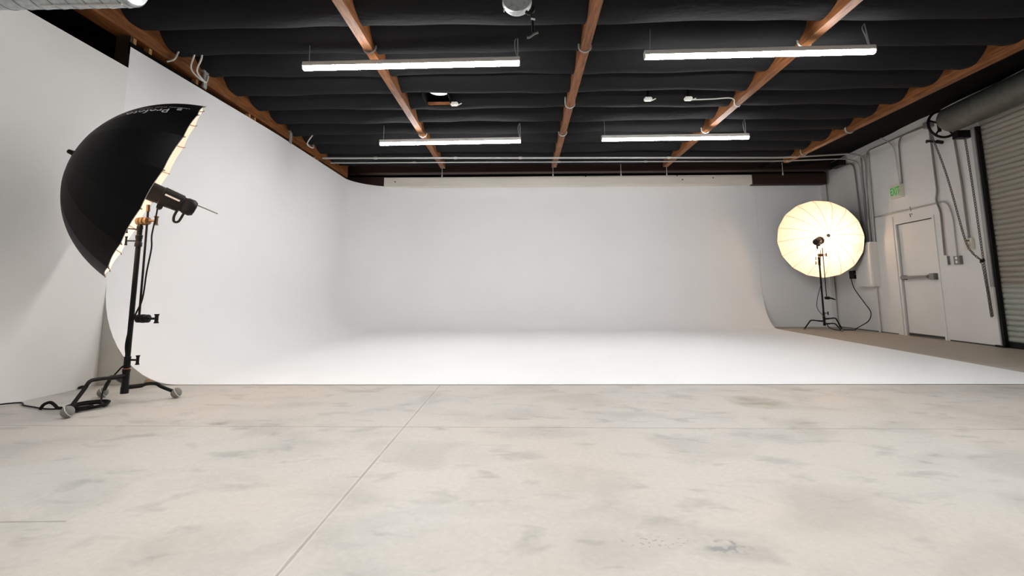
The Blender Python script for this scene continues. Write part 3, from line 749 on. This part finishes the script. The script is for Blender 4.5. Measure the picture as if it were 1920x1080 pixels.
# roll-up door
d = B(); pitch = .080; npitch = int(SZ / pitch)
prev = None
for i in range(npitch * 8 + 1):
    z = .09 + i * pitch / 8
    if z > SZ: break
    ph = (i % 8) / 8
    off = -.055 + .017 * math.sin(PI * min(1, ph * 1.15)) ** .6 if ph < .87 else -.062
    ring = [d.verts.new(RW(SY1 + .03, z, off)), d.verts.new(RW(SY0 - .03, z, off))]
    if prev: d.faces.new((prev[0], prev[1], ring[1], ring[0]))
    prev = ring
dr = struct('door_2', d, M['slats'])
b = B(); wbox(b, SY0 - .03, SY1 + .03, 0, .09, -.09, -.03); obj('bottom_bar', b, M['black_metal'], dr, auto=True)
b = B(); wbox(b, SY1 - .035, SY1 + .01, 0, 3.42, -.03, .02); obj('guide_rail', b, M['black_metal'], dr, auto=True)
b = B(); wbox(b, SY1 + .01, SY1 + .07, .9, 3.42, -.0, .04); wbox(b, SY1 + .005, SY1 + .03, .0, .9, -.0, .03); obj('guide_angle', b, M['conduit'], dr, auto=True)
b = B(); wbox(b, SY1 - .03, SY1 + .12, 0, .03, 0, .04); obj('floor_foot', b, M['black_metal'], dr, auto=True)
DO, DZc, DR = .26, 3.60, .205
cA, cB = RW(7.88, DZc, DO), RW(3.4, DZc, DO)
b = B(); lathe(b, cA, cB - cA, [(-.06, 0), (-.06, .08), (-.045, .14), (-.02, .185), (.02, DR), (4.4, DR), (4.45, 0)], 48); obj('shutter_drum', b, M['drum'], dr, smooth=True)
b = B(); cw = RW(8.08, 3.60, .22); axw = (cB - cA).normalized()
torus(b, cw, axw, .225, .021, 48, 8)
torus(b, cw, axw, .06, .018, 24, 6)
for k in range(5):
    a = 2 * PI * k / 5 + .3; u, v_ = frame_of(axw); e = u * math.cos(a) + v_ * math.sin(a); tube(b, [cw + e * .05, cw + e * .22], .014, 6)
tube(b, [cw - axw * .05, cw + axw * .2], .025, 10)
obj('chain_wheel', b, M['black_metal'], dr, smooth=True)
b = B(); wbox(b, 7.80, 7.92, 3.28, 3.40, .02, .22); obj('drum_bracket', b, M['black_metal'], dr, auto=True)
# chains
def chain(bm, pts, pitch=.042, r=.0062):
    P = smooth_path(pts, 10) if len(pts) > 2 else [V(p) for p in pts]
    acc = 0; k = 0
    for a, c in zip(P, P[1:]):
        seg = (c - a); L = seg.length; dirn = seg.normalized(); s = -acc
        while s + pitch <= L + 1e-6:
            s += pitch if s >= 0 or acc == 0 else pitch
            if s > L: break
            m = a + dirn * s; u, v_ = frame_of(dirn); e = u if k % 2 else v_
            loop = []
            for q in range(8):
                t = 2 * PI * q / 8; loop.append(m + dirn * math.cos(t) * pitch * .62 + e * math.sin(t) * .014)
            loop.append(loop[0]); tube(bm, loop, r, 5, cap=False); k += 1
        acc = L - s if s <= L else 0
        acc = max(0, min(acc, pitch * .999))
b = B()
chain(b, [RW(8.38, 3.52, .2), RW(8.23, 2.74, .14), RW(8.07, 1.70, .11), RW(7.97, 1.45, .10), RW(7.83, 1.31, .08)])
chain(b, [RW(7.83, 1.31, .08), RW(7.80, .85, .08), RW(7.785, .43, .08)])
chain(b, [RW(7.86, 3.38, .08), RW(7.825, 2.4, .08), RW(7.80, 1.31, .08), RW(7.765, .45, .08)])
tag(obj('hand_chain', b, M['chain']), 'long steel hand chain hanging from the wheel beside the roll-up door', 'chain')
b = B(); ball(b, RW(7.82, 1.305, .08), .035, 1, 1, .8, 12); tube(b, [RW(7.79, 1.33, .08), RW(7.86, 1.28, .08)], .014, 6)
tag(obj('chain_keeper', b, M['black_metal']), 'black keeper gathering the hand chain beside the shutter', 'keeper')

# ================================================================== LIGHT STANDS
def knob(root, p, d, name='tightening_knob', r=.014, mat=None):
    b = B(); tbar(b, p, d, r); return obj(name, b, mat or M['black_metal'], root)
def light_stand(base, hubtop, top, legs, lab, arm, balls=True, armtop=0.0, side=V((1, 0, 0)), bronze=False):
    x, y = base; t = thing('light_stand', lab, 'light stand', (x, y, 0))
    # three turtle legs at stepped heights
    for (fx, fy), h in legs:
        o_ = V((fx - x, fy - y, 0)); Ld = o_.length; o_.normalize()
        c = V((x, y, 0)); fz = .045 if balls else .012
        pts = [c + o_ * .02 + V((0, 0, h)), c + o_ * .10 + V((0, 0, h + .002)), c + o_ * (Ld - .20) + V((0, 0, h + .012)), c + o_ * (Ld - .14) + V((0, 0, h + .005)), c + o_ * (Ld - .10) + V((0, 0, max(.1, h * .78))), V((fx, fy, fz))]
        b = B(); tube(b, smooth_path(pts, 6), [.017] * 8 + [.0135] * (len(smooth_path(pts, 6)) - 8), 12)
        lg = obj('leg', b, M['black_metal'], t, smooth=True)
        b = B()
        if balls:
            ball(b, (fx, fy, .042), .040, seg=24); fo = obj('tennis_ball', b, M['ball'], lg, smooth=True); fo['label'] = 'grey felt ball on the foot'
            b = B(); torus(b, (fx + .006, fy, .045), V((.7, .3, .5)), .0385, .0032, 30, 5); obj('ball_seam', b, M['ball_seam'], lg)
        else:
            lathe(b, (fx, fy, 0), (0, 0, 1), [(0, .022), (.03, .02), (.045, .014)], 14); obj('rubber_foot', b, M['conduit_dark'], lg)
    hb = min(h for _, h in legs) - .045; ht = max(h for _, h in legs) + .03
    b = B(); lathe(b, (x, y, hb), (0, 0, 1), [(0, .024), (.0, .028), (.05, .028), (.055, .025), (ht - hb - .01, .025), (ht - hb, .028), (ht - hb + .02, .028)], 20); obj('leg_hub', b, M['black_metal'], t, smooth=True)
    b = B(); lathe(b, (x, y, ht + .02), (0, 0, 1), [(0, .0265), (.006, .0265)], 20); obj('copper_band', b, M['copper'], t)
    b = B(); lathe(b, (x, y, ht + .03), (0, 0, 1), [(0, .027), (.012, .027), (.015, .023), (.06, .023), (.085, .024)], 20); obj('collar', b, M['black_metal'], t, smooth=True)
    knob(t, (x + .02, y, ht + .09), V((1, -.15, 0)), 'collar_knob')
    b = B(); tube(b, [(x, y, ht), (x, y, top - .16)], .0185, 16); obj('column', b, M['black_metal'], t, smooth=True)
    b = B(); lathe(b, (x, y, top - .20), (0, 0, 1), [(0, .026), (.03, .026), (.035, .022), (.06, .022), (.065, .025), (.09, .025), (.095, .019), (.14, .019), (.145, .022), (.165, .022), (.18, .012)], 18)
    obj('riser_clamp', b, M['black_metal'], t, smooth=True)
    knob(t, (x - .02, y - .005, top - .155), V((-1, -.2, .0)), 'riser_knob', .010); 
    knob(t, (x - .02, y - .005, top - .06), V((-1, -.3, .05)), 'riser_knob', .009)
    b = B(); tube(b, [(x, y, top - .05), (x, y, top + .02)], .0085, 10); obj('spigot', b, M['black_metal'], t)
    return t
def grip(name, p, d, lab_parts_root, bronze, knobdir):
    p = V(p); d = V(d).normalized()
    b = B()
    lathe(b, p - d * .048, d, [(0, .026), (.004, .032), (.028, .032), (.032, .026), (.036, .026), (.04, .034), (.062, .034), (.066, .026), (.07, .026), (.074, .032), (.096, .032), (.10, .026)], 22)
    o = obj(name, b, M['brass'] if bronze else M['black_metal'], lab_parts_root, smooth=True)
    knob(lab_parts_root, p + d * .05, knobdir, 'grip_knob', .017, M['brass'] if bronze else None)
    return o
def umbrella(A, ax, D, R, lab, twist=0.0, tips=True, nrib=16):
    A = V(A); ax = V(ax).normalized(); u = ax.cross(V((0, 0, 1))).normalized(); w_ = u.cross(ax).normalized()
    t = thing('studio_umbrella', lab, 'photo umbrella', A)
    def prof(s):          # s 0..1 apex to rim -> (depth, radius)
        d = s ** 1.55
        r = R * (.43 * math.sqrt(max(0, 1 - (1 - d) ** 2)) + .57 * d ** .462)
        return D * d, r
    NS = 26; SUB = 6
    def shell(off, flip, name, mat, s_end=1.0):
        b = B(); rows = []
        for i in range(NS + 1):
            s = max(.015, i / NS) * s_end; dd, rr = prof(s); rr = max(.004, rr - off); row = []
            for k in range(nrib * SUB):
                g = k // SUB; f = (k % SUB) / SUB; a0 = twist + 2 * PI * g / nrib; a1 = twist + 2 * PI * (g + 1) / nrib
                e0 = u * math.cos(a0) + w_ * math.sin(a0); e1 = u * math.cos(a1) + w_ * math.sin(a1)
                e = e0 * (1 - f) + e1 * f
                bul = 1.0 + .006 * math.sin(PI * f)
                din = -.008 * math.sin(PI * f) * (s ** 6)     # edge pulled in between ribs
                row.append(b.verts.new(A + ax * (dd + off * .6 + din) + e * rr * bul))
            rows.append(row)
        n = nrib * SUB
        for r0, r1 in zip(rows, rows[1:]):
            for k in range(n):
                f = (r0[k], r0[(k + 1) % n], r1[(k + 1) % n], r1[k]); b.faces.new(f if not flip else f[::-1])
        o = obj(name, b, mat, t)
        for p in o.data.polygons: p.use_smooth = True
        try: o.data.set_sharp_from_angle(angle=math.radians(9))
        except Exception: pass
        return o
    shell(0.0, False, 'canopy', M['umb_black']); lin = shell(.006, True, 'lining', M['umb_white'])
    for k in range(nrib):
        a = twist + 2 * PI * k / nrib; e = u * math.cos(a) + w_ * math.sin(a); pts = []
        for i in range(1, 15):
            dd, rr = prof(i / 14); pts.append(A + ax * (dd + .006) + e * (rr - .010))
        b = B(); tube(b, pts, .0032, 5); 
        dd, rr = prof(1.0); 
        tube(b, [A + ax * dd + e * (rr - .008), A + ax * (dd + .012) + e * (rr + .004)], .0045, 6)
        obj('rib', b, M['seam'], t)
    b = B(); lathe(b, A - ax * .045, ax, [(0, .010), (.008, .016), (.03, .018), (.040, .024), (.044, .02)], 14); obj('tip', b, M['black_plastic'], t, smooth=True)
    return t, (u, w_, prof)

def studio_flash(A, ax, d0, d1, drop, lab, tilt_handle=True, rodend=1.07):
    A = V(A); ax = V(ax).normalized(); u = ax.cross(V((0, 0, 1))).normalized(); up = u.cross(ax).normalized()
    c = A + ax * d0 - up * drop; L = d1 - d0
    t = thing('studio_flash', lab, 'studio flash', c)
    b = B(); lathe(b, c, ax, [(0, .050), (.0, .088), (.05, .088), (.055, .076), (.14, .072), (.145, .078), (L * .72, .072), (L * .74, .062), (L * .78, .062), (L * .80, .068), (L - .03, .070), (L - .005, .056), (L, .03), (L, 0)], 28)
    obj('body', b, M['black_plastic'], t, smooth=True)
    b = B(); lathe(b, c - ax * .07, ax, [(0, 0), (.01, .030), (.035, .042), (.07, .045)], 20); obj('glass_dome', b, M['bulb'], t, smooth=True)
    # side lettering plate
    side = -u if (-u).y < u.y else u
    b = B(); p0 = c + ax * .16 + side * .080 + up * .006; p1 = c + ax * .27 + side * .078 + up * .002
    vs = [b.verts.new(p0 + up * .008), b.verts.new(p1 + up * .008), b.verts.new(p1 - up * .006), b.verts.new(p0 - up * .006)]; b.faces.new(vs); obj('side_stripe', b, M['print_white'], t)
    # mounting bracket and loop handle below
    b = B(); lathe(b, c + ax * (L * .42) - up * .09 + u * .025, -u, [(0, .022), (.05, .022)], 14); tube(b, [c + ax * (L * .42) - up * .05, c + ax * (L * .42) - up * .11], .014, 8)
    obj('bracket', b, M['black_plastic'], t, smooth=True)
    h0 = c + ax * (L * .72) - up * .055
    b = B(); tube(b, smooth_path([h0, h0 - up * .06 + ax * .0, h0 - up * .10 + ax * .018, h0 - up * .09 + ax * .045, h0 - up * .04 + ax * .05, h0 + ax * .05], 5), .010, 8); obj('handle', b, M['black_plastic'], t, smooth=True)
    b = B(); tube(b, [A + ax * .02, A + ax * rodend], .0045, 8); obj('umbrella_shaft', b, M['conduit_dark'], t)
    return t, c
def warm_light(p, watts):
    l = bpy.data.lights.new('modelling_lamp', 'POINT'); l.energy = watts; l.color = (1.0, .64, .37); l.shadow_soft_size = .05
    o = bpy.data.objects.new('modelling_lamp', l); COL.objects.link(o); o.location = p; return o

# ---- left set
ST1 = light_stand((-3.10, 3.95), .2, 1.43, [((-3.145, 3.515), .215), ((-2.84, 4.17), .125), ((-3.47, 4.19), .170)],
                  'black rolling light stand at left with grey ball feet', None)
grip('grip_head', (-3.08, 3.95, 1.437), (1, -.12, .02), ST1, True, V((1, -.12, .0)))
b = B(); tube(b, [(-3.031, 3.94, .66), (-3.038, 3.94, 1.52)], .0085, 10); obj('extension_arm', b, M['black_metal'], ST1)
b = B(); tube(b, [(-3.038, 3.94, 1.515), (-3.040, 3.94, 1.57)], .014, 10); obj('arm_spigot', b, M['brass'], ST1)
grip('lower_grip_head', (-3.00, 3.94, .655), (1, -.1, 0), ST1, False, V((1, -.1, 0)))
A1 = V((-3.3587, 3.5737, 1.8986)); X1 = V((0.7246, 0.5896, -0.3568))
UM1, fr1 = umbrella(A1, X1, .5555, .7676, 'large black studio umbrella at left, its white inside turned away')
SF1, fc1 = studio_flash(A1, X1, .47, .87, .04, 'black studio flash held at the mouth of the black umbrella', rodend=1.03)
warm_light(fc1 - X1 * .11, FLASH_L)
# printing on the canopy
def canopy_text(s, size, fr, A, ax, R_, ang, dstart, row, align='LEFT', nrib=16):
    u, w_, prof = fr
    def fn(x, y):
        # x runs from the rim towards the apex along the gore, y across it
        sarc = dstart - x
        lo, hi = 0.0, 1.0
        tt = max(.05, sarc)
        dd, rr = prof(tt)
        a = ang - (row + y) / max(rr, .05)
        g = math.floor(a / (2 * PI / nrib)); f = a / (2 * PI / nrib) - g; a0 = 2 * PI * g / nrib; a1 = a0 + 2 * PI / nrib
        e = (u * math.cos(a0) + w_ * math.sin(a0)) * (1 - f) + (u * math.cos(a1) + w_ * math.sin(a1)) * f
        p = A + ax * dd + e * rr
        # outward normal approx
        d2, r2 = prof(tt + .02); tang = (ax * (d2 - dd) + e.normalized() * (r2 - rr)).normalized(); nrm = (e.normalized() - tang * e.normalized().dot(tang)).normalized()
        return p + nrm * .006 + e * rr * .006
    return text_bm(s, size, fn, align)
ANG = None
def build_print(ang):
    o = obj('printed_name', canopy_text('Profoto', .105, fr1, A1, X1, .8, ang, .80, 0), M['print_white'], UM1)
    obj('printed_name', canopy_text('Umbrella Deep White', .042, fr1, A1, X1, .8, ang, .93, -.085), M['print_white'], UM1)
    # small square emblem of three bars before the name
    for k, (yy) in enumerate((-.022, .0, .022)):
        obj('printed_emblem', canopy_text('-', .14, fr1, A1, X1, .8, ang, .885, yy - .02), M['print_white'], UM1)
build_print(math.radians(45))
# power cable of the left flash
cp = [(-2.955, 3.93, 1.60), (-2.95, 3.92, 1.50), (-2.966, 3.91, 1.32), (-2.952, 3.90, 1.21), (-2.973, 3.90, 1.02), (-2.995, 3.91, .81), (-3.05, 3.925, .69), (-3.095, 3.93, .56), (-3.105, 3.925, .44), (-3.085, 3.925, .32), (-3.12, 3.92, .28), (-3.20, 3.95, .21), (-3.27, 3.98, .16), (-3.255, 3.93, .10)]
cp += [(-3.20, 3.86, .03)]
cx, cy = -3.255, 3.80
for i in range(45):
    a = .3 + 2 * PI * i / 9; r = .10 + .024 * math.sin(i * 0.37); cp.append((cx + r * math.cos(a) * 1.0, cy + r * 1.25 * math.sin(a), .010 + .0035 * (i / 9 % 5) * 1.3))
cp += [(-3.20, 3.66, .012), (-3.26, 3.70, .012), (-3.36, 3.74, .012), (-3.50, 3.74, .010), (-3.66, 3.80, .010), (-3.80, 3.86, .010), (-3.93, 3.95, .010), (-3.975, 3.7, .03), (-3.985, 3.2, .05)]
pipe('power_cable', cp, .0060, M['rubber'], 'black power cable coiled beside the ball-footed stand and trailing left', 'cable', n=5, seg=8)
b = B(); tube(b, smooth_path([(-3.535, 3.72, .012), (-3.515, 3.725, .045), (-3.48, 3.735, .058), (-3.45, 3.74, .04), (-3.43, 3.745, .018), (-3.40, 3.745, .015)], 5), .011, 10)
tag(obj('cable_strap', b, M['rubber']), 'small black cable strap standing in an arch on the floor', 'strap')
b = B(); ball(b, (-3.50, CY0 - .01, .03), .036, 1, .35, .8, 14)
tag(obj('putty_lump', b, M['orange']), 'small tan lump at the foot of the cove end panel', 'debris')
b = B(); ball(b, (-3.99, 4.58, .012), .03, .5, 1.4, .5, 10)
tag(obj('floor_plug', b, M['black_plastic']), 'tiny dark plug on the floor at the left wall foot', 'plug')

# ---- right set
bx, by = 6.60, 11.10
ST2 = light_stand((bx, by), .2, 1.62, [((6.30, 11.36), .20), ((6.74, 10.74), .15), ((7.02, 11.18), .25)],
                  'black light stand under the glowing umbrella at right', None, balls=False)
grip('grip_head', (bx + .02, by - .03, 1.64), (1, -.12, .02), ST2, True, V((1, -.12, 0)))
b = B(); tube(b, [(bx + .075, by - .03, .70), (bx + .075, by - .03, 1.80)], .009, 10); obj('extension_arm', b, M['black_metal'], ST2)
b = B(); lathe(b, (bx + .04, by - .03, .70), (1, -.1, 0), [(0, .03), (.08, .035), (.10, .02)], 14); tube(b, [(bx + .12, by - .04, .70), (bx + .20, by - .04, .685), (bx + .25, by - .04, .66)], [.02, .016, .012], 10); obj('arm_handle', b, M['black_metal'], ST2, smooth=True)
A2 = V((7.205, 11.671, 2.14)); X2 = V((-0.7283196, -0.65824786, -0.19042141))
UM2, fr2 = umbrella(A2, X2, .726, .877, 'glowing white umbrella lit from inside at right')
SF2, fc2 = studio_flash(A2, X2, .62, .93, .04, 'studio flash pointing into the glowing umbrella', rodend=.98)
warm_light(fc2 - X2 * .13, FLASH_R)
pipe('power_cable', [(bx + .03, by - .03, 1.75), (bx - .0, by - .05, 1.55), (bx - .03, by - .05, 1.2), (bx - .03, by - .04, 1.0), (bx - .13, by - .05, .72), (bx - .16, by - .05, .5), (bx - .08, by - .05, .36), (bx - .02, by - .04, .33)], .006, M['rubber'],
     'thin black cable hanging in a bow on the right light stand', 'cable')
pipe('power_cable', [RW(11.36, 1.15, .10), RW(11.30, .95, .10), RW(11.15, .78, .10), RW(10.95, .60, .10), RW(10.75, .40, .10), RW(10.85, .22, .10), RW(11.1, .10, .12), RW(11.25, .02, .16), (7.25, 11.1, .012), (7.05, 11.12, .012), (6.85, 11.05, .012), (6.65, 11.0, .06), (6.62, 11.06, .15)], .009, M['rubber'],
     'black cable hanging from the wall switch in a curve to the right stand', 'cable')
